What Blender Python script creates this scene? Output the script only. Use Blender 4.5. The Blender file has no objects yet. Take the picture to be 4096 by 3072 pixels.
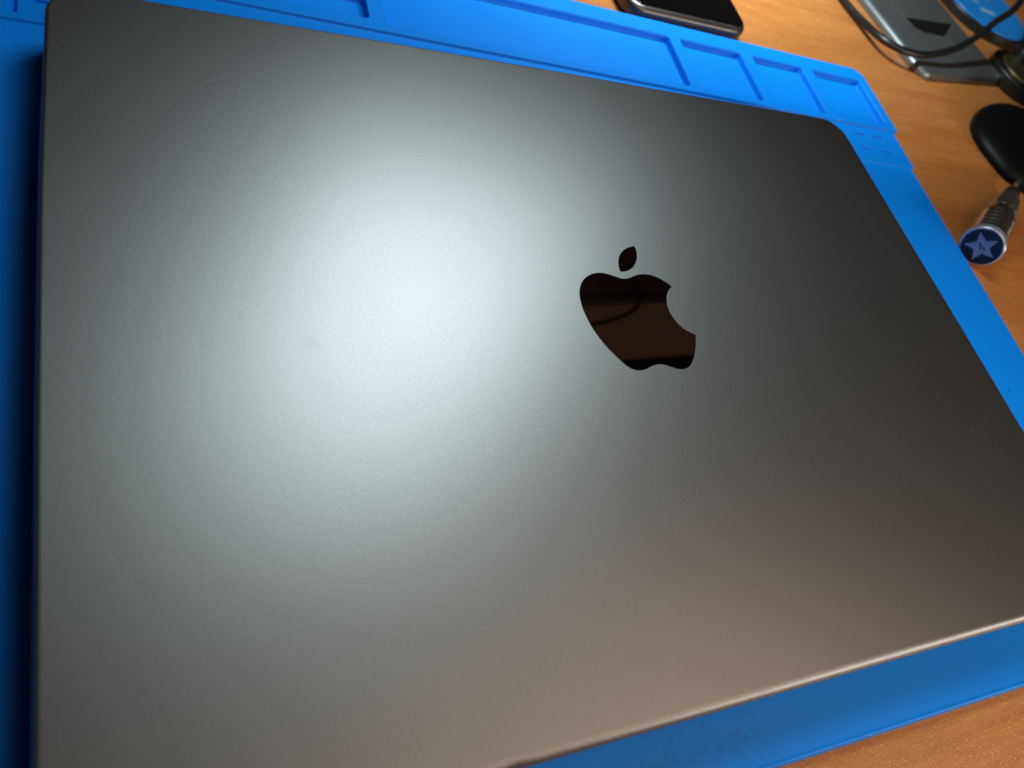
import bpy, bmesh, math, random
import numpy as np
from mathutils import Vector, Matrix

random.seed(7)
S = 0.001            # every coordinate below is in millimetres
scene = bpy.context.scene
C = scene.collection

# ------------------------------------------------------------------ camera
CAM_LOC = (-136.42, -101.33, 152.92)
R = ((0.8896714202727662, -0.24978668987585267, 0.38221901249244883),
     (0.03656451475407579, 0.8733822084683478, 0.4856609457139311),
     (-0.45513492528110505, -0.41810301062275945, 0.7861565189563382))
cd = bpy.data.cameras.new("camera")
cam = bpy.data.objects.new("camera", cd)
C.objects.link(cam)
m = Matrix(R).transposed().to_4x4()
m.translation = Vector(CAM_LOC) * S
cam.matrix_world = m
cd.sensor_fit = 'HORIZONTAL'
cd.sensor_width = 36.0
cd.lens = 36.0 * 3029.7 / 4096.0
cd.clip_start = 0.005
cd.clip_end = 20
cd.dof.use_dof = True
cd.dof.focus_distance = 0.248
cd.dof.aperture_fstop = 12.5
scene.camera = cam

# ------------------------------------------------------------------ room light, lamps, exposure
world = bpy.data.worlds.new("World")
scene.world = world
world.use_nodes = True
bg = world.node_tree.nodes["Background"]
bg.inputs[0].default_value = (1.0, 0.52, 0.30, 1)
bg.inputs[1].default_value = 0.019

def area(name, loc, target, size, power, col, shape='DISK', size_y=None):
    l = bpy.data.lights.new(name, 'AREA')
    l.shape = shape
    l.size = size * S
    if size_y:
        l.size_y = size_y * S
    l.energy = power
    l.color = col
    o = bpy.data.objects.new(name, l)
    C.objects.link(o)
    o.location = Vector(loc) * S
    d = Vector(target) - Vector(loc)
    o.rotation_euler = d.to_track_quat('-Z', 'Y').to_euler()
    return o

# the desk lamp is an LED panel facing the laptop
LAMP = Vector((26.0, 160.0, 295.0))
LAMP_ROT = Matrix.Rotation(math.radians(-77), 3, 'X') @ Matrix.Rotation(math.radians(10), 3, 'Y') @ Matrix.Rotation(math.radians(79), 3, 'Z')
lamp_light = area("lamp_light", LAMP, LAMP - Vector((0, 0, 1)), 265, 1.52, (0.855, 1.0, 1.0), 'RECTANGLE', 165)
lamp_light.rotation_euler = LAMP_ROT.to_euler()
area("back_fill_light", (110, 240, 200), (130, 390, 100), 80, 3.0, (0.86, 1.0, 0.98), 'RECTANGLE', 80)  # unseen fill, added to brighten the mat's tray end and the wood behind
area("room_light", (105, -182, 265), (50, -62, 0), 370, 0.61, (1.0, 0.73, 0.52), 'RECTANGLE', 256)
area("window_light", (580, -560, 250), (50, -60, 0), 520, 3.1, (1.0, 0.87, 0.73), 'RECTANGLE', 130)

scene.view_settings.view_transform = 'Standard'
scene.view_settings.look = 'None'
scene.view_settings.exposure = 0
scene.view_settings.gamma = 1
scene.render.engine = 'CYCLES'
scene.cycles.use_denoising = True
scene.cycles.max_bounces = 8

# ------------------------------------------------------------------ material helpers
class NT:
    def __init__(s, name):
        s.m = bpy.data.materials.new(name)
        s.m.use_nodes = True
        s.t = s.m.node_tree
        s.b = s.t.nodes["Principled BSDF"]
    def n(s, typ, **kw):
        x = s.t.nodes.new(typ)
        for k, v in kw.items():
            setattr(x, k, v)
        return x
    def l(s, a, b):
        s.t.links.new(a, b)
    def set(s, **kw):
        for k, v in kw.items():
            k = k.replace('_', ' ')
            s.b.inputs[k].default_value = (*v, 1) if isinstance(v, tuple) and len(v) == 3 else v
    def coord(s, scale=(1, 1, 1), rot=(0, 0, 0)):
        tc = s.n('ShaderNodeTexCoord')
        mp = s.n('ShaderNodeMapping')
        mp.inputs['Scale'].default_value = scale
        mp.inputs['Rotation'].default_value = rot
        s.l(tc.outputs['Object'], mp.inputs['Vector'])
        return mp.outputs[0]
    def noise(s, vec, scale, detail=2, rough=0.5, dist=0):
        x = s.n('ShaderNodeTexNoise')
        x.inputs['Scale'].default_value = scale
        x.inputs['Detail'].default_value = detail
        x.inputs['Roughness'].default_value = rough
        x.inputs['Distortion'].default_value = dist
        s.l(vec, x.inputs['Vector'])
        return x.outputs['Fac']
    def ramp(s, fac, stops):
        r = s.n('ShaderNodeValToRGB')
        e = r.color_ramp.elements
        while len(e) < len(stops):
            e.new(0.5)
        for el, (p, c) in zip(e, stops):
            el.position = p
            el.color = (*c, 1) if isinstance(c, tuple) else (c, c, c, 1)
        s.l(fac, r.inputs[0])
        return r.outputs[0]
    def math(s, op, a, b=None, clamp=False):
        x = s.n('ShaderNodeMath', operation=op, use_clamp=clamp)
        for i, v in enumerate((a, b)):
            if v is None:
                continue
            if isinstance(v, (int, float)):
                x.inputs[i].default_value = v
            else:
                s.l(v, x.inputs[i])
        return x.outputs[0]
    def mix(s, fac, a, b, blend='MIX'):
        x = s.n('ShaderNodeMix', data_type='RGBA', blend_type=blend)
        for k, v in ((0, fac), (6, a), (7, b)):
            if isinstance(v, (int, float)):
                x.inputs[k].default_value = v
            elif isinstance(v, tuple):
                x.inputs[k].default_value = (*v, 1)
            else:
                s.l(v, x.inputs[k])
        return x.outputs[2]
    def bump(s, h, dist_mm, strength=1.0, prev=None):
        x = s.n('ShaderNodeBump')
        x.inputs['Strength'].default_value = strength
        x.inputs['Distance'].default_value = dist_mm * S
        s.l(h, x.inputs['Height'])
        if prev is not None:
            s.l(prev, x.inputs['Normal'])
        return x.outputs[0]
    def seg(s, p, q, w):
        """soft mask (0..1) around a segment p-q in the object's xy plane, w = half width in mm"""
        tc = s.n('ShaderNodeTexCoord').outputs['Object']
        def vm(op, a, b=None, out=0, sc=None):
            x = s.n('ShaderNodeVectorMath', operation=op)
            for i, v in enumerate((a, b)):
                if v is None:
                    continue
                if isinstance(v, tuple):
                    x.inputs[i].default_value = v
                else:
                    s.l(v, x.inputs[i])
            if sc is not None:
                s.l(sc, x.inputs['Scale'])
            return x.outputs[out]
        P = (p[0] * S, p[1] * S, 0)
        D = ((q[0] - p[0]) * S, (q[1] - p[1]) * S, 0)
        dd = D[0] ** 2 + D[1] ** 2
        flat = vm('MULTIPLY', tc, (1, 1, 0))
        ap = vm('SUBTRACT', flat, P)
        t = s.math('DIVIDE', vm('DOT_PRODUCT', ap, D, 1), dd, clamp=True)
        dv = s.n('ShaderNodeCombineXYZ')
        for i in range(3):
            dv.inputs[i].default_value = D[i]
        pr = vm('SCALE', dv.outputs[0], None, 0, t)
        dist = vm('LENGTH', vm('SUBTRACT', ap, pr), None, 1)
        return s.math('SUBTRACT', 1.0, s.math('DIVIDE', dist, w * S), clamp=True)

# anodised aluminium of the lid
n = NT("anodised_aluminium")
v = n.coord((1, 1, 1))
va = n.coord((0.75, 1.3, 1), (0, 0, 0.35))
g1 = n.noise(va, 1500, 2, 0.6)
g2 = n.noise(v, 3200, 2, 0.6)
big = n.noise(v, 14, 3, 0.55)
base = n.mix(n.ramp(g1, [(0.3, 0.0), (0.7, 1.0)]), (0.172, 0.176, 0.180), (0.208, 0.212, 0.216))
base = n.mix(n.math('MULTIPLY', big, 0.10), base, (0.16, 0.16, 0.165))
sc = None
for a, b, w, k in (((112.5, -27.6), (117.5, -33.5), .28, .35), ((117.5, -33.5), (123.1, -41.5), .25, .25), ((123.6, -44.9), (124.6, -45.8), .5, .8),
                   ((99.5, -44.2), (100.1, -44.6), .5, .5), ((127.5, -53.3), (130.6, -59.7), .35, .5), ((125.0, -48), (127.0, -49.5), .35, .35),
                   ((-115.5, 74.0), (-111.5, 78.6), .25, .30), ((-111.5, 78.6), (-107.0, 80.4), .25, .30)):
    mk = n.math('MULTIPLY', n.seg(a, b, w), k * 0.3)
    sc = mk if sc is None else n.math('MAXIMUM', sc, mk)
base = n.mix(sc, base, (0.55, 0.55, 0.55))
sm = n.math('MULTIPLY', n.seg((-98.6, -6.4), (-96.6, -7.4), 2.2), 0.16)
base = n.mix(sm, base, (0.11, 0.112, 0.115))
n.l(base, n.b.inputs['Base Color'])
n.set(Metallic=1.0)
rg = n.math('ADD', n.math('MULTIPLY', n.noise(v, 30, 3), 0.02), 0.422)
rg = n.math('ADD', rg, n.math('MULTIPLY', sc, 0.2))
n.l(rg, n.b.inputs['Roughness'])
n.l(n.bump(g2, 0.010, 1.0, n.bump(g1, 0.018, 1.0)), n.b.inputs['Normal'])
M_LID = n.m

n = NT("body_aluminium")
n.set(Base_Color=(0.40, 0.405, 0.41), Metallic=1.0, Roughness=0.42)
n.l(n.bump(n.noise(n.coord(), 2500, 2), 0.01), n.b.inputs['Normal'])
M_BODY = n.m

n = NT("mirror_emblem")
n.set(Base_Color=(0.80, 0.76, 0.74), Metallic=1.0)
n.l(n.ramp(n.noise(n.coord(), 60, 4), [(0.4, 0.02), (0.8, 0.05)]), n.b.inputs['Roughness'])
M_EMB = n.m

n = NT("black_plastic")
n.set(Base_Color=(0.006, 0.0065, 0.007), Roughness=0.38)
n.l(n.bump(n.noise(n.coord(), 700, 2), 0.03, 0.4), n.b.inputs['Normal'])
M_BLACK = n.m

n = NT("dark_rubber")
n.set(Base_Color=(0.012, 0.012, 0.013), Roughness=0.6)
n.l(n.bump(n.noise(n.coord(), 900, 2), 0.02, 0.4), n.b.inputs['Normal'])
M_RUBBER = n.m

# blue silicone
n = NT("blue_silicone")
v = n.coord()
blotch = n.noise(v, 9, 4, 0.6)
col = n.mix(n.ramp(blotch, [(0.35, 0.0), (0.7, 1.0)]), (0.001, 0.192, 0.74), (0.001, 0.214, 0.82))
# worn, greasy patch along the near edge
pm = n.math('MULTIPLY', n.seg((-24, -111), (2, -113), 9), 1.6, clamp=True)
pm2 = n.math('MULTIPLY', n.seg((0, -113), (7, -120), 7), 1.6, clamp=True)
pm = n.math('MULTIPLY', n.math('MAXIMUM', pm, pm2), n.ramp(n.noise(v, 520, 5, 0.7, 0.5), [(0.52, 0.0), (0.58, 1.0)]))
col = n.mix(n.math('MULTIPLY', pm, 0.30), col, (0.002, 0.085, 0.36))
# dust and lint
vo = n.n('ShaderNodeTexVoronoi')
vo.inputs['Scale'].default_value = 85
n.l(n.coord((1, 1, 0.2)), vo.inputs['Vector'])
dust = n.math('MULTIPLY', n.ramp(vo.outputs['Distance'], [(0.02, 1.0), (0.045, 0.0)]), n.ramp(n.noise(v, 22, 2), [(0.50, 0.0), (0.62, 0.6)]))
col = n.mix(dust, col, (0.30, 0.42, 0.62))
vo2 = n.n('ShaderNodeTexVoronoi')
vo2.inputs['Scale'].default_value = 48
n.l(n.coord((1, 0.7, 0.2), (0, 0, 1.1)), vo2.inputs['Vector'])
nick = n.math('MULTIPLY', n.ramp(vo2.outputs['Distance'], [(0.02, 1.0), (0.035, 0.0)]), n.ramp(n.noise(v, 35, 2), [(0.52, 0.0), (0.58, 0.8)]))
col = n.mix(nick, col, (0.001, 0.02, 0.09))
n.l(col, n.b.inputs['Base Color'])
n.l(n.math('ADD', n.math('MULTIPLY', blotch, 0.10), 0.42), n.b.inputs['Roughness'])
n.set(IOR=1.40, Specular_IOR_Level=0.20)
n.l(n.bump(n.noise(v, 900, 3, 0.6), 0.02, 0.6, n.bump(n.noise(v, 60, 2), 0.10, 0.6)), n.b.inputs['Normal'])
M_MAT = n.m

# beech-coloured laminate of the desk
n = NT("wood_laminate")
v = n.coord((1.0, 7.5, 1.0), (0, 0, -0.16))
warp = n.noise(v, 7, 4, 0.55, 0.6)
fine = n.noise(n.coord((1.0, 16, 1.0), (0, 0, -0.16)), 30, 4, 0.65, 0.3)
col = n.ramp(warp, [(0.30, (0.34, 0.115, 0.026)), (0.52, (0.42, 0.158, 0.040)), (0.72, (0.47, 0.195, 0.058))])
col = n.mix(n.ramp(fine, [(0.35, 0.0), (0.75, 0.75)]), col, (0.30, 0.100, 0.026))
pore = n.noise(n.coord((1.0, 4.0, 1.0), (0, 0, -0.16)), 420, 2, 0.5)
col = n.mix(n.ramp(pore, [(0.64, 0.0), (0.72, 0.40)]), col, (0.66, 0.33, 0.12))
col = n.mix(n.ramp(pore, [(0.28, 0.45), (0.40, 0.0)]), col, (0.20, 0.06, 0.014))
glint = n.noise(n.coord((1.0, 2.2, 1.0), (0, 0, 0.25)), 1250, 1, 0.4)  # glints of the wood texture, painted into the colour as pale specks
col = n.mix(n.ramp(glint, [(0.645, 0.0), (0.70, 0.5)]), col, (0.80, 0.46, 0.20))
n.l(col, n.b.inputs['Base Color'])
n.l(n.ramp(pore, [(0.3, 0.55), (0.68, 0.30)]), n.b.inputs['Roughness'])
n.l(n.bump(pore, 0.06, 1.0), n.b.inputs['Normal'])
n.set(Specular_IOR_Level=0.35)
M_WOOD = n.m

def simple(name, col, rough, metal=0.0, bump=None, vary=0.12):
    n = NT(name)
    f = n.noise(n.coord(), 40, 3)
    n.l(n.mix(n.ramp(f, [(0.3, 0.0), (0.7, 1.0)]), tuple(c * (1 - vary) for c in col), tuple(min(1, c * (1 + vary)) for c in col)), n.b.inputs['Base Color'])
    n.set(Roughness=rough, Metallic=metal)
    if bump:
        n.l(n.bump(n.noise(n.coord(), bump[0], 3), bump[1], 0.6), n.b.inputs['Normal'])
    return n.m

M_PLATE = simple("grey_metal", (0.22, 0.24, 0.255), 0.38, 0.8, (1500, 0.006))
M_SCREEN = simple("black_glass", (0.002, 0.002, 0.0025), 0.06)
M_PHONE = simple("dark_phone_metal", (0.11, 0.102, 0.098), 0.36, 0.9)
M_CHROME = simple("chrome", (0.78, 0.79, 0.76), 0.22, 1.0, (300, 0.02))
M_SATIN = simple("satin_steel", (0.62, 0.62, 0.58), 0.36, 1.0)
M_NAVY = simple("navy_enamel", (0.004, 0.006, 0.022), 0.3)
M_STAR = simple("pale_blue_print", (0.09, 0.16, 0.38), 0.5)
M_RING = simple("blue_anodised_ring", (0.42, 0.47, 0.60), 0.3, 0.6)
M_TIN = simple("blue_tin", (0.006, 0.20, 0.62), 0.35)
M_PRINT = simple("worn_pale_print", (0.22, 0.36, 0.48), 0.5)
M_BRASS = simple("dull_brass", (0.13, 0.105, 0.055), 0.42, 0.8, (400, 0.03), 0.3)
M_SHELF = simple("dark_board", (0.012, 0.008, 0.006), 0.8)
M_VOID = simple("black_recess", (0.002, 0.002, 0.002), 0.95)
M_GLOSS = simple("black_gloss", (0.004, 0.004, 0.0045), 0.42)
for m_ in (M_VOID, M_GLOSS, M_SHELF):
    m_.node_tree.nodes["Principled BSDF"].inputs["Specular IOR Level"].default_value = 0.12
M_WHITE = simple("lamp_diffuser", (0.8, 0.8, 0.8), 0.5)

# ------------------------------------------------------------------ geometry helpers
def link(name, bm, mat, parent=None, smooth=True, loc=None):
    me = bpy.data.meshes.new(name)
    bmesh.ops.recalc_face_normals(bm, faces=bm.faces)
    bm.to_mesh(me)
    bm.free()
    me.materials.append(mat)
    if smooth:
        me.polygons.foreach_set('use_smooth', [abs(p.normal.z) < 0.99999 for p in me.polygons])
    o = bpy.data.objects.new(name, me)
    C.objects.link(o)
    if parent is not None:
        o.parent = parent
    if loc is not None:
        o.location = Vector(loc) * S
    return o

def thing(name, label, cat, loc=(0, 0, 0), rot=(0, 0, 0)):
    o = bpy.data.objects.new(name, None)
    C.objects.link(o)
    o.empty_display_size = 0.01
    o.location = Vector(loc) * S
    o.rotation_euler = rot
    o["label"] = label
    o["category"] = cat
    return o

def tag(o, label, cat):
    o["label"] = label
    o["category"] = cat
    return o

def loft(bm, rings, cap0=True, cap1=True):
    """rings: lists of (x,y,z) mm, equal length"""
    vs = [[bm.verts.new(Vector(p) * S) for p in r] for r in rings]
    k = len(vs[0])
    for a, b in zip(vs, vs[1:]):
        for i in range(k):
            j = (i + 1) % k
            bm.faces.new((a[i], a[j], b[j], b[i]))
    if cap0:
        bm.faces.new(vs[0])
    if cap1:
        bm.faces.new(vs[-1])

def rrect(x0, y0, x1, y1, r, seg=8, step=None):
    pts = []
    for cx, cy, a0 in ((x1 - r, y0 + r, -90), (x1 - r, y1 - r, 0), (x0 + r, y1 - r, 90), (x0 + r, y0 + r, 180)):
        for i in range(seg + 1):
            a = math.radians(a0 + 90 * i / seg)
            pts.append((cx + r * math.cos(a), cy + r * math.sin(a)))
    if step:
        out = []
        for i, p in enumerate(pts):
            q = pts[(i + 1) % len(pts)]
            d = math.dist(p, q)
            k = max(1, int(d / step))
            for j in range(k):
                out.append((p[0] + (q[0] - p[0]) * j / k, p[1] + (q[1] - p[1]) * j / k))
        pts = out
    return pts

def offset(pts, d):
    """inset a CCW outline by d (number or list)"""
    n_ = len(pts)
    out = []
    for i, p in enumerate(pts):
        a = pts[i - 1]
        b = pts[(i + 1) % n_]
        tx, ty = b[0] - a[0], b[1] - a[1]
        L = math.hypot(tx, ty) or 1
        dd = d[i] if isinstance(d, list) else d
        out.append((p[0] - ty / L * dd, p[1] + tx / L * dd))
    return out

def slab(bm, pts, z0, z1, r_top=1.0, r_bot=0.5, k=5):
    """solid with rounded top and bottom edges from a CCW outline"""
    rings = []
    rt = r_top if isinstance(r_top, list) else [r_top] * len(pts)
    rb = [r_bot] * len(pts)
    for i in range(k + 1):
        t = math.pi / 2 * i / k
        o = offset(pts, [r * (1 - math.sin(t)) for r in rb])
        rings.append([(p[0], p[1], z0 + r * (1 - math.cos(t))) for p, r in zip(o, rb)])
    for i in range(k + 1):
        t = math.pi / 2 * i / k
        o = offset(pts, [r * (1 - math.cos(t)) for r in rt])
        rings.append([(p[0], p[1], z1 - r * (1 - math.sin(t))) for p, r in zip(o, rt)])
    if max(rt) > 0.6:          # flat rims inside the roundings keep the big faces' normals straight
        o = rings[-1]
        f = [(p[0], p[1]) for p in o]
        for d_ in (0.4, 1.2):
            g = offset(f, d_)
            rings.append([(p[0], p[1], z1) for p in g])
        cx_ = sum(p[0] for p in g) / len(g)
        cy_ = sum(p[1] for p in g) / len(g)
        for f_ in (0.85, 0.6, 0.35, 0.12):
            rings.append([(cx_ + (p[0] - cx_) * f_, cy_ + (p[1] - cy_) * f_, z1) for p in g])
    loft(bm, rings)

def tube(bm, path, r, seg=16, caps=True):
    pts = [Vector(p) for p in path]
    rings = []
    up = Vector((0, 0, 1))
    nrm = None
    for i, p in enumerate(pts):
        t = (pts[min(i + 1, len(pts) - 1)] - pts[max(i - 1, 0)]).normalized()
        if nrm is None:
            nrm = t.orthogonal().normalized()
        nrm = (nrm - t * nrm.dot(t)).normalized()
        b = t.cross(nrm)
        rr = r[i] if isinstance(r, list) else r
        rings.append([tuple(p + nrm * rr * math.cos(2 * math.pi * j / seg) + b * rr * math.sin(2 * math.pi * j / seg)) for j in range(seg)])
    loft(bm, rings, caps, caps)

def spline(P, k=10):
    P = [Vector(p) for p in P]
    P = [P[0] * 2 - P[1]] + P + [P[-1] * 2 - P[-2]]
    out = []
    for i in range(1, len(P) - 2):
        a, b, c, d = P[i - 1:i + 3]
        for j in range(k):
            t = j / k
            out.append(0.5 * ((2 * b) + (c - a) * t + (2 * a - 5 * b + 4 * c - d) * t * t + (3 * b - a - 3 * c + d) * t ** 3))
    out.append(P[-2])
    return out

def interp(x, xs, ys):
    return float(np.interp(x, xs, ys))

# ------------------------------------------------------------------ desk
DZ = -20.6
bm = bmesh.new()
slab(bm, rrect(-700, -420, 900, 620, 4), DZ - 25, DZ, 1.5, 1.5)
desk = link("desk", bm, M_WOOD)
desk["kind"] = "structure"

# ------------------------------------------------------------------ blue silicone repair mat (height field with pockets)
MZ = -17.4
ANG = -0.022
def axis(lo, hi, base, fines):
    a = set(np.round(np.arange(lo, hi + 0.01, base), 3).tolist())
    for f, w in fines:
        a |= set(np.round(np.arange(max(lo, f - w), min(hi, f + w) + 0.001, 0.22), 3).tolist())
    a |= {lo, hi}
    a = sorted(a)
    out = [a[0]]
    for t in a[1:]:
        if t - out[-1] > 0.12:
            out.append(t)
    return np.array(out)
XL, XR, YB, YT = -230.0, 222.0, -122.6, 177.9
pockets = [(-50, 135.2, 87.8, 167.6, 3.3), (94.6, 135.2, 131.3, 167.8, 3.3), (138.8, 135.2, 172.3, 167.8, 3.3), (179.8, 135.2, 215.2, 167.8, 3.3),
           (-84.5, 137.0, -57.0, 149.5, 3.3), (-115.5, 137.0, -88.4, 149.5, 3.3), (-146, 137.0, -119.4, 149.5, 3.3), (-176, 137.0, -150, 149.5, 3.3),
           (-84.5, 153.5, -57.0, 167.6, 2.0), (-115.5, 153.5, -88.4, 167.6, 2.0), (-146, 153.5, -119.4, 167.6, 2.0), (-222, 137, -180, 167.6, 3.3)]
slots = []
for sx in (163.5, 177.2, 191.0, 204.8):
    for sy in (116.4, 126.2):
        slots.append((sx - 4.6, sy - 2.6, sx + 4.6, sy + 0.6, 0.9))
for sx in (-216, -202, -188.5):
    for sy in (116.4, 126.2):
        slots.append((sx - 4.6, sy - 2.6, sx + 4.6, sy + 0.6, 0.9))
slots += [(-164.2, 110.0, -162.0, 128, 1.2), (-158.5, 114.2, -149.5, 117.2, 1.1)]
fx = [(XL, 3), (XR, 3)]
fy = [(YB, 3.2), (YT, 3), (107.4, 2), (131.9, 2.5)]
for q in pockets + slots:
    fx += [(q[0], 1.5), (q[2], 1.5)]
    fy += [(q[1], 1.5), (q[3], 1.5)]
X = axis(XL, XR, 2.0, fx)
Y = axis(YB, YT, 2.0, fy)
gx, gy = np.meshgrid(X, Y)
def sstep(t):
    t = np.clip(t, 0, 1)
    return t * t * (3 - 2 * t)
def sdr(x0, y0, x1, y1, r):
    qx = np.abs(gx - (x0 + x1) / 2) - (x1 - x0) / 2 + r
    qy = np.abs(gy - (y0 + y1) / 2) - (y1 - y0) / 2 + r
    return np.hypot(np.maximum(qx, 0), np.maximum(qy, 0)) + np.minimum(np.maximum(qx, qy), 0) - r
h = np.zeros_like(gx)
h += 0.7 * sstep((gy - 106.9) / 0.5)
h += 1.3 * sstep((gy - 131.3) / 0.5)
for (x0, y0, x1, y1, dep) in pockets:
    h -= dep * sstep(0.5 - sdr(x0, y0, x1, y1, 1.8) / 0.55)
for (x0, y0, x1, y1, dep) in slots:
    wide = 1.2 if x1 - x0 > 4 else 0.6
    fx_w = sstep((gx - x0) / 0.8) * sstep((x1 - gx) / wide)
    if x1 - x0 > 4:
        y0 = y1 - 1.5
    h -= 1.5 * dep * fx_w * sstep((y1 - gy) / 0.45) * sstep((gy - y0) / 0.6)
# low rounded lip round the working area, then the edge rolls down
edge = -sdr(XL, YB, XR, YT, 6.0)
h += 0.22 * np.exp(-((edge - 1.0) / 0.45) ** 2) * (gy < 105)
ro = 1.1
tt = np.clip(edge / ro, 0, 1)
h = h - (ro - np.sqrt(np.maximum(ro * ro - (ro - tt * ro) ** 2, 0)))
h += 0.10 * np.sin(gx / 31.0) * np.sin(gy / 23.0 + 1)
# side edge is narrower next to the working area
xr = np.interp(Y, [-130, 40, 106.6, 107.6, 131.2, 132.0, 180], [215.6, 217.2, 217.4, 219.4, 219.6, 222.0, 221.6])
wx = gx.copy()
k = np.clip((gx - 216) / (XR - 216), 0, 1)
for j in range(len(Y)):
    wx[j] = np.where(gx[j] > 60, 60 + (gx[j] - 60) * (xr[j] - 60) / (XR - 60) * 1.0, gx[j]) if False else gx[j] - (XR - xr[j]) * k[j]
# round the outer corners
rc = 6.0
for sx_, sy_, x_, y_ in ((1, 1, None, YT), (1, -1, None, YB), (-1, 1, XL, YT), (-1, -1, XL, YB)):
    X0 = (xr[-1] if sy_ > 0 else xr[0]) if x_ is None else x_
    cx_, cy_ = X0 - sx_ * rc, y_ - sy_ * rc
    dx = (wx - cx_) * sx_
    dy = (gy - cy_) * sy_
    msk = (dx > 0) & (dy > 0)
    mx = np.maximum(dx, dy)
    ln = np.hypot(dx, dy) + 1e-9
    f = np.where(msk, mx / ln, 1.0)
    wx = np.where(msk, cx_ + dx * f * sx_, wx)
    gy = np.where(msk, cy_ + dy * f * sy_, gy)
ca, sa = math.cos(ANG), math.sin(ANG)
ny, nx = gx.shape
verts = np.stack([wx * S, gy * S, (h + MZ) * S], -1).reshape(-1, 3)
faces = []
for j in range(ny - 1):
    b0 = j * nx
    for i in range(nx - 1):
        faces.append((b0 + i, b0 + i + 1, b0 + nx + i + 1, b0 + nx + i))
# skirt to the desk
ringi = [i for i in range(nx)] + [j * nx + nx - 1 for j in range(1, ny)] + [(ny - 1) * nx + i for i in range(nx - 2, -1, -1)] + [j * nx for j in range(ny - 2, 0, -1)]
n0 = len(verts)
sk = verts[ringi].copy()
sk[:, 2] = (DZ + 0.05) * S
verts = np.vstack([verts, sk])
L_ = len(ringi)
for i in range(L_):
    j = (i + 1) % L_
    faces.append((ringi[j], ringi[i], n0 + i, n0 + j))
me = bpy.data.meshes.new("repair_mat")
me.from_pydata(verts.tolist(), [], faces)
me.polygons.foreach_set('use_smooth', [True] * len(me.polygons))
me.materials.append(M_MAT)
mat = bpy.data.objects.new("repair_mat", me)
C.objects.link(mat)
mat.rotation_euler = (0, 0, ANG)
tag(mat, "blue silicone repair mat with moulded trays and slots, lying under the laptop", "work mat")

# ------------------------------------------------------------------ laptop, closed
lap = thing("laptop", "closed space grey metal laptop with black mirrored fruit emblem on its lid", "laptop", (0, 0, MZ))
W2, H2 = 152.05, 106.2
def lid_outline():
    pts = rrect(-W2, -H2, W2, H2, 10.5, 12, 2.0)
    out = []
    def wgt(t):
        t = max(0.0, min(1.0, t))
        return t * t * (3 - 2 * t)
    for x, y in pts:
        nx_, ny_ = x, y
        nx_ += interp(y, [-106, -60, -30, 30, 58, 92, 106], [0.3, 0.1, -0.1, -0.15, 0.15, 0.7, 0.8]) * wgt((-x - 100) / 50)
        nx_ += interp(y, [-106, -5, 40, 70, 95, 106], [1.2, 0.6, -0.1, -0.6, -0.8, -0.8]) * wgt((x - 100) / 50)
        ny_ += interp(x, [-152, -130, -60, 0, 130, 152], [-0.4, -0.1, 0.4, 0.55, 0.4, 0.0]) * wgt((y - 60) / 40)
        ny_ += interp(x, [-152, -90, -74, -70.5, -68, -60, 50, 110, 152], [0.55, 0.62, 0.62, 0.78, 0.50, 0.45, -0.5, -1.1, -1.5]) * wgt((-y - 60) / 40)
        out.append((nx_, ny_))
    return out
LO = lid_outline()
rt = []
for x, y in LO:
    f = 1.0 if y < -H2 + 6 else 0.0
    rt.append(2.3 if y < -H2 + 3 else (1.15 + 1.15 * max(0, min(1, (-H2 + 12 - y) / 9))))
bm = bmesh.new()
slab(bm, LO, -4.6, 0.0, rt, 0.5, 7)
for vtx in bm.verts:     # small dent where the near edge was knocked
    x, y, z = vtx.co / S
    if y < -H2 + 2.6:
        d = abs(x + 71.0)
        if z > -3 and d < 2.4:
            vtx.co.z -= 0.15 * S * (1 - d / 2.4)
        if x < -73 and z > -4:
            vtx.co.z -= 0.04 * S
lid = link("lid", bm, M_LID, lap)
lid.location = (0, 0, -MZ * S)
bm = bmesh.new()
slab(bm, offset(LO, 0.5), -15.6, -5.1, 0.8, 4.5, 6)
base_o = link("base", bm, M_BODY, lap)
base_o.location = (0, 0, -MZ * S)
bm = bmesh.new()
slab(bm, offset(LO, 2.2), -5.3, -4.4, 0.1, 0.1, 2)
gk = link("gasket", bm, M_RUBBER, lap)
gk.location = (0, 0, -MZ * S)
for fx_, fy_ in ((-128, 84), (128, 84), (-128, -84), (128, -84)):
    bm = bmesh.new()
    slab(bm, rrect(fx_ - 7, fy_ - 7, fx_ + 7, fy_ + 7, 6.9), -17.35, -15.5, 0.3, 0.6, 4)
    ft = link("foot", bm, M_RUBBER, lap)
    ft.location = (0, 0, -MZ * S)

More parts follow.
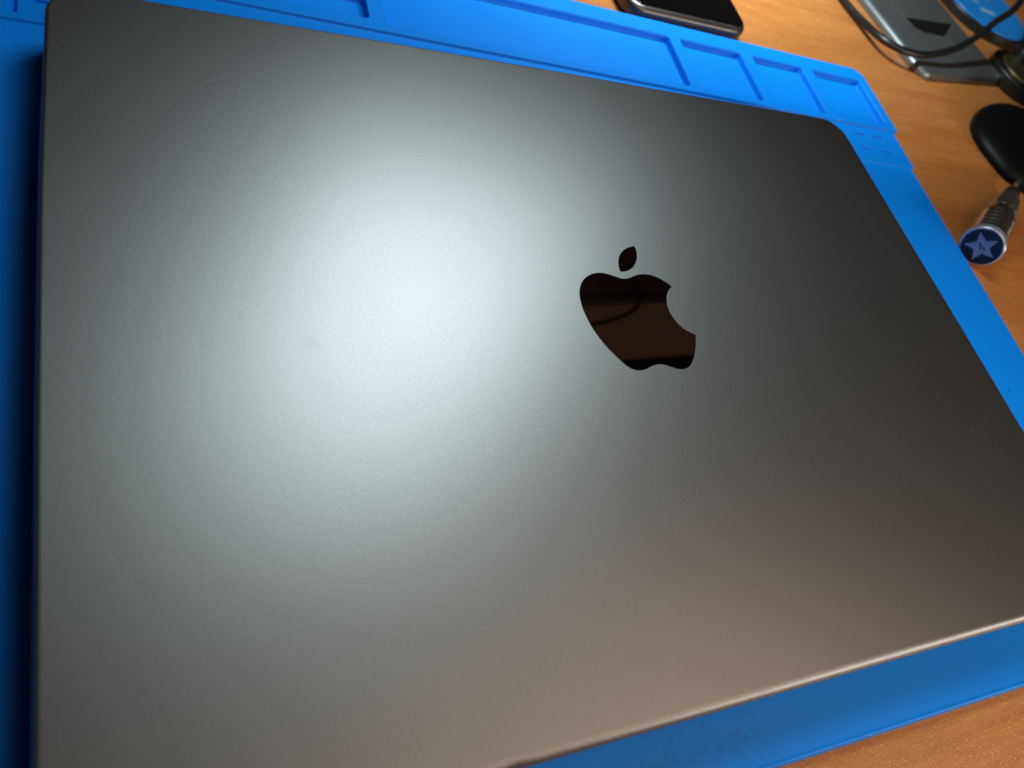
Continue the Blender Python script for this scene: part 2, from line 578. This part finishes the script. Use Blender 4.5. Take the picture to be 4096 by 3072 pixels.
LEAFPX = [(9.09, 27.67), (9.2, 26.01), (8.55, 23.66), (7.52, 21.7), (6.08, 19.93), (4.24, 18.54), (2.24, 17.64), (-0.01, 17.29), (-0.05, 18.74), (0.32, 20.62), (1.15, 22.53), (2.29, 24.1), (3.98, 25.65), (6.11, 26.8), (7.85, 27.41)]
BODYPX = [(0.33, 14.73), (1.55, 14.88), (3.24, 15.45), (5.37, 16.19), (7.01, 16.59), (8.57, 16.72), (10.39, 16.56), (12.44, 15.99), (14.34, 15.04), (16.09, 13.7), (17.52, 12.24), (16.02, 11.08), (14.65, 9.56), (13.56, 7.7), (12.83, 5.5), (12.67, 3.33), (13.0, 1.0), (13.89, -1.31), (15.31, -3.26), (17.0, -4.57), (19.08, -5.58), (18.28, -7.68), (17.04, -10.09), (15.59, -12.47), (14.1, -14.47), (12.44, -16.11), (10.94, -17.0), (9.49, -17.39), (8.19, -17.45), (6.67, -17.2), (5.12, -16.62), (3.28, -15.91), (1.29, -15.59), (-0.36, -15.74), (-1.74, -16.12), (-3.37, -16.72), (-4.95, -17.22), (-6.72, -17.38), (-8.15, -17.11), (-9.43, -16.5), (-10.92, -15.11), (-12.46, -12.99), (-13.97, -10.76), (-15.38, -8.24), (-16.65, -5.28), (-17.59, -2.31), (-18.15, 0.86), (-18.39, 4.06), (-18.19, 6.79), (-17.76, 8.86), (-16.88, 10.97), (-15.7, 12.76), (-14.24, 14.22), (-12.45, 15.42), (-10.43, 16.25), (-8.2, 16.62), (-6.46, 16.54), (-4.49, 16.1), (-2.6, 15.4), (-1.01, 14.83)]
def smooth_closed(pts, corners, k=5):
    out = []
    N = len(pts)
    for i in range(N):
        p1, p2 = Vector(pts[i]), Vector(pts[(i + 1) % N])
        p0 = Vector(pts[i - 1]) if i not in corners else p1 * 2 - p2
        p3 = Vector(pts[(i + 2) % N]) if (i + 1) % N not in corners else p2 * 2 - p1
        for j in range(k):
            t = j / k
            out.append(tuple(0.5 * ((2 * p1) + (p2 - p0) * t + (2 * p0 - 5 * p1 + 4 * p2 - p3) * t * t + (3 * p1 - p0 - 3 * p2 + p3) * t ** 3)))
    return out
def emblem(name, pts, corners):
    pts = smooth_closed(pts, corners)
    bm = bmesh.new()
    top = [bm.verts.new((x * S, y * S, 0.04 * S)) for x, y in pts]
    bot = [bm.verts.new((x * S, y * S, -0.2 * S)) for x, y in pts]
    f = bm.faces.new(top)
    for i in range(len(top)):
        j = (i + 1) % len(top)
        bm.faces.new((top[i], top[j], bot[j], bot[i]))
    bmesh.ops.triangulate(bm, faces=[f])
    bmesh.ops.recalc_face_normals(bm, faces=bm.faces)
    o = link(name, bm, M_EMB, lap, smooth=False)
    o.location = (0, 0, -MZ * S)
    return o
emblem("emblem_leaf", LEAFPX, {0, 7})
emblem("emblem_body", BODYPX, {10, 20})

# ------------------------------------------------------------------ phone behind the mat
PH = (110.4, 178.2)
ph = thing("smartphone", "dark smartphone lying screen up on the desk behind the blue mat", "phone", (PH[0], PH[1], DZ), (0, 0, 0.0))
bm = bmesh.new()
slab(bm, rrect(-36.6, 0, 36.6, 150, 9.5, 10, 5), 0.1, 8.0, 2.6, 3.0, 7)
link("frame", bm, M_PHONE, ph)
bm = bmesh.new()
slab(bm, offset(rrect(-36.6, 0, 36.6, 150, 9.5, 10, 5), 2.0), 7.7, 8.3, 0.3, 0.1, 3)
link("screen", bm, M_SCREEN, ph)
bm = bmesh.new()
slab(bm, rrect(-4.4, -0.12, 4.4, 0.9, 0.4, 3), 3.0, 5.4, 0.3, 0.3, 2)
link("charging_port", bm, M_RUBBER, ph)
for k_ in range(-3, 4):
    if abs(k_) < 1:
        continue
    for s_ in (1,):
        bm = bmesh.new()
        x_ = 9 * (1 if k_ > 0 else -1) + 2.6 * (k_ - (1 if k_ > 0 else -1))
        tube(bm, [(x_, -0.08, 4.2), (x_, 0.6, 4.2)], 0.7, 10)
        link("speaker_hole", bm, M_RUBBER, ph)

# ------------------------------------------------------------------ grey metal plate with a cutout
PR = math.radians(8.0)
pl = thing("metal_stand", "flat grey metal stand with dark trapezoid cutout, under the black cable", "stand", (289.5, 184.0, DZ), (0, 0, PR))
bm = bmesh.new()
slab(bm, rrect(0, 0, 93, 170, 9, 10, 6), 0.1, 5.2, 3.6, 0.6, 7)
link("plate", bm, M_PLATE, pl)
HOLE = [(310.6, 238.5), (313.1, 230.0), (319.4, 226.6), (341.0, 228.2), (362.0, 245.4)]
ch, sh = math.cos(-PR), math.sin(-PR)
hl = [((x - 289.5) * ch - (y - 184.0) * sh, (x - 289.5) * sh + (y - 184.0) * ch) for x, y in HOLE]
bm = bmesh.new()
slab(bm, hl, 4.6, 5.26, 0.05, 0.05, 2)
link("cutout", bm, M_VOID, pl)

# ------------------------------------------------------------------ black cable looping over the stand
bm = bmesh.new()
path = spline([(259, 290, -18.3), (259.9, 245.6, -18.3), (261.9, 224.9, -17.0), (263.1, 205.8, -14.0), (269.6, 197.2, -12.5), (281.9, 193.6, -11.5), (297.6, 195.1, -10.0), (317.6, 200.0, -6.0), (338.9, 209.2, 0.0), (354.3, 217.5, 7.0), (382.0, 233.9, 16.0), (450, 300, 30), (520, 360, 34)], 10)
tube(bm, path, 2.1, 18)
cab = link("cable", bm, M_BLACK)
tag(cab, "black rubber cable curving across the wood and over the grey stand", "cable")

# ------------------------------------------------------------------ blue tin, brass-topped jar
tin = thing("round_tin", "round blue tin with black rim and worn pale print, at the top right corner", "tin", (427, 284, DZ))
def disc(bm, r, z0, z1, rt_=0.5, rb_=0.3, seg=64, cx=0, cy=0):
    slab(bm, [(cx + r * math.cos(2 * math.pi * i / seg), cy + r * math.sin(2 * math.pi * i / seg)) for i in range(seg)], z0, z1, rt_, rb_, 4)
bm = bmesh.new()
disc(bm, 41, 0.1, 6.3, 1.0)
link("rim", bm, M_BLACK, tin)
bm = bmesh.new()
disc(bm, 38.3, 5.0, 7.0, 0.6)
tl = link("top_face", bm, M_TIN, tin)
for pts_ in ([(-22, 3), (-8, -4), (-7, -1), (-20, 6)], [(-18, 10), (-4, 5), (-3, 9), (-16, 13)], [(-12, -12), (2, -14), (3, -10), (-11, -8)], [(0, 8), (12, 5), (13, 8), (1, 12)]):
    bm = bmesh.new()
    slab(bm, pts_, 6.9, 7.06, 0.03, 0.03, 2)
    link("printed_mark", bm, M_PRINT, tl)

jar = thing("brass_topped_jar", "small black round jar with dull brass top at the right edge", "jar", (400.5, 203.0, DZ))
bm = bmesh.new()
disc(bm, 23.5, 0.1, 9.0, 1.2)
link("ring", bm, M_BLACK, jar)
bm = bmesh.new()
disc(bm, 18.0, 8.0, 10.4, 1.2)
link("brass_cap", bm, M_BRASS, jar)
bm = bmesh.new()
disc(bm, 9.0, 10.2, 17, 1.5, 0.3, 40, 9, 14)
link("knob", bm, M_BLACK, jar)

# ------------------------------------------------------------------ precision screwdriver
A0 = Vector((223.2, 48.3, -10.7))
A1 = Vector((317.1, 107.2, -17.0))
ax = (A1 - A0)
LN = ax.length
sd = thing("precision_screwdriver", "small chrome precision screwdriver with star printed on its dark blue cap", "screwdriver")
sd.location = A0 * S
zq = ax.normalized()
yy = Vector((0, 0, 1))
xx = yy.cross(zq).normalized()
yy = zq.cross(xx)
mm_ = Matrix((xx, yy, zq)).transposed().to_4x4()
mm_.translation = A0 * S
sd.matrix_world = mm_
def lathe(prof, seg=48, flat=None):
    bm = bmesh.new()
    rings = []
    for r, z in prof:
        rings.append([(r * math.cos(2 * math.pi * i / seg), r * math.sin(2 * math.pi * i / seg), z) for i in range(seg)])
    loft(bm, rings)
    return bm
link("cap_ring", lathe([(9.0, -0.2), (9.5, 0.1), (9.7, 0.6), (9.7, 4.4), (9.3, 5.0), (8.0, 5.4)]), M_RING, sd)
cf = link("cap_face", lathe([(8.5, -0.45), (8.7, -0.35), (8.7, 0.4)]), M_NAVY, sd)
bm = bmesh.new()
# star as drawn on the cap: image-up is +y, image-right is -x
star = []
for i in range(10):
    a = math.radians(90 + 20 + 36 * i)
    r = 7.3 if i % 2 == 0 else 3.3
    star.append((r * math.cos(a), r * math.sin(a)))
loft(bm, [[(x, y, -0.40) for x, y in star], [(x, y, -0.52) for x, y in star]])
st = link("star", bm, M_STAR, cf, smooth=False)
for mk_ in ([(-2.2, -0.5), (-0.4, 0.2), (-0.6, 0.8), (-2.3, 0.3)], [(0.2, -0.3), (2.0, 0.4), (1.7, 1.0), (0.0, 0.4)], [(-0.9, -1.2), (0.6, -0.9), (0.5, -0.4), (-0.9, -0.7)]):
    bm = bmesh.new()
    loft(bm, [[(x, y, -0.50) for x, y in mk_], [(x, y, -0.56) for x, y in mk_]])
    link("printed_mark", bm, M_NAVY, st, smooth=False)
prof = [(7.0, 5.2), (8.6, 5.6), (8.8, 9.0), (7.4, 10.5)]
for k_ in range(5):
    z_ = 12 + k_ * 5.2
    prof += [(7.0, z_), (8.1, z_ + 1.0), (8.4, z_ + 2.3), (8.1, z_ + 3.6), (7.0, z_ + 4.4)]
prof += [(6.9, 39), (6.9, 45), (6.3, 46)]
link("collar", lathe(prof), M_CHROME, sd)
bm = bmesh.new()
seg = 12
rings = []
for r, z in ((6.9, 46), (7.4, 48), (7.0, 60), (6.0, 68), (5.0, 72)):
    rings.append([(r * math.cos(2 * math.pi * i / seg), r * math.sin(2 * math.pi * i / seg), z) for i in range(seg)])
loft(bm, rings)
link("handle", bm, M_SATIN, sd, smooth=False)
link("chuck", lathe([(4.2, 72), (4.4, 73), (4.0, 74.5), (4.4, 76), (4.0, 77.5), (4.3, 79), (4.0, 83), (2.4, 87), (1.6, 88)]), M_CHROME, sd)
link("shaft", lathe([(1.3, 87), (1.2, LN - 4), (0.6, LN)], 20), M_SATIN, sd)

# ------------------------------------------------------------------ desk lamp: base in the frame, arm and head above it
lamp = thing("desk_lamp", "black desk lamp whose glossy rounded base stands at the right edge", "lamp", (350, 135, DZ))
def rel(p):
    return (p[0] - 350, p[1] - 135, p[2] - DZ)
OUT = [(301, 134.7), (301.5, 121.4), (304.5, 108.8), (311, 101.4), (330, 86), (362, 72), (400, 74), (430, 95), (442, 130), (430, 160), (405, 172), (385, 168),
       (368.4, 164.5), (361.6, 167.3), (354.0, 171.6), (345.8, 172.8), (331.6, 168), (316.3, 158.5), (305.2, 147.5)]
sp = offset(smooth_closed([(x - 350, y - 135) for x, y in OUT], set(), 5), 2.2)
bm = bmesh.new()
rings = [[(x, y, 0.1) for x, y in offset(sp, 0.8)], [(x, y, 0.9) for x, y in sp]]
cxy = (22, -12)
for i in range(0, 17):
    a = math.pi / 2 * i / 16
    f = 1 - 0.55 * (1 - math.cos(a))
    rings.append([((x - cxy[0]) * f + cxy[0], (y - cxy[1]) * f + cxy[1], 1.5 + 13 * math.sin(a)) for x, y in sp])
loft(bm, rings)
link("base", bm, M_GLOSS, lamp)
bm = bmesh.new()
tube(bm, [rel(p) for p in spline([(372, 92, -12), (376, 105, -4), (380, 122, -1), (388, 146, 0), (400, 172, -4)], 8)], [6 + 0.0 * i for i in range(33)], 18)
link("base_rib", bm, M_GLOSS, lamp)
bm = bmesh.new()
tube(bm, [rel(p) for p in spline([(352, 128, -9), (368, 150, -6), (388, 176, 0), (412, 204, 8)], 8)], 11, 20)
link("hinge_bar", bm, M_GLOSS, lamp)
bm = bmesh.new()
tube(bm, [rel((412, 120, -10)), rel((412, 120, 305))], 7, 24)
link("pole", bm, M_BLACK, lamp)
# arm: flat bar from the pole to the head
bm = bmesh.new()
p0, p1 = Vector((420, 148, 300)), Vector((118, 132, 300))
d = (p1 - p0).normalized()
nn = Vector((-d.y, d.x, 0))
q = [p0 + nn * 18, p0 - nn * 18, p1 - nn * 18, p1 + nn * 18]
slab(bm, [rel(v_)[:2] for v_ in reversed(q)], 300 - DZ, 312 - DZ, 1.5, 1.5, 3)
link("arm", bm, M_VOID, lamp)
# head: long flat bar shade over the light
bm = bmesh.new()
slab(bm, rrect(-138, -88, 138, 88, 12), 2.5, 15, 3, 1)
for v_ in bm.verts:
    v_.co = Vector(rel(LAMP + LAMP_ROT @ (v_.co / S))) * S
link("shade", bm, M_BLACK, lamp)
bm = bmesh.new()
tube(bm, [rel((60, 178, 300)), rel((100, 172, 300)), rel((128, 140, 306))], 6, 16)
link("neck", bm, M_BLACK, lamp)

# lamp cord hanging from the arm, mirrored in the emblem
bm = bmesh.new()
tube(bm, spline([(150, 150, 300), (180, 181, 292), (215, 191, 297), (235, 196, 298), (256, 203, 299), (272, 213, 300), (280, 223, 300), (279, 235, 300), (281, 246, 300), (286, 262, 304)], 8), 2.0, 12)
cord = link("lamp_cord", bm, M_VOID)
tag(cord, "thin black cord hanging above the desk, seen mirrored in the lid emblem", "cord")

# dark shelf above the far side of the desk, mirrored in the emblem
bm = bmesh.new()
slab(bm, [(-160, 560), (-160, 215), (246, 232), (330, 236), (700, 262), (700, 560)][::-1], 306, 324, 1, 1, 2)
shf = link("shelf", bm, M_SHELF)
tag(shf, "dark shelf board above the far side of the desk, mirrored in the emblem", "shelf")
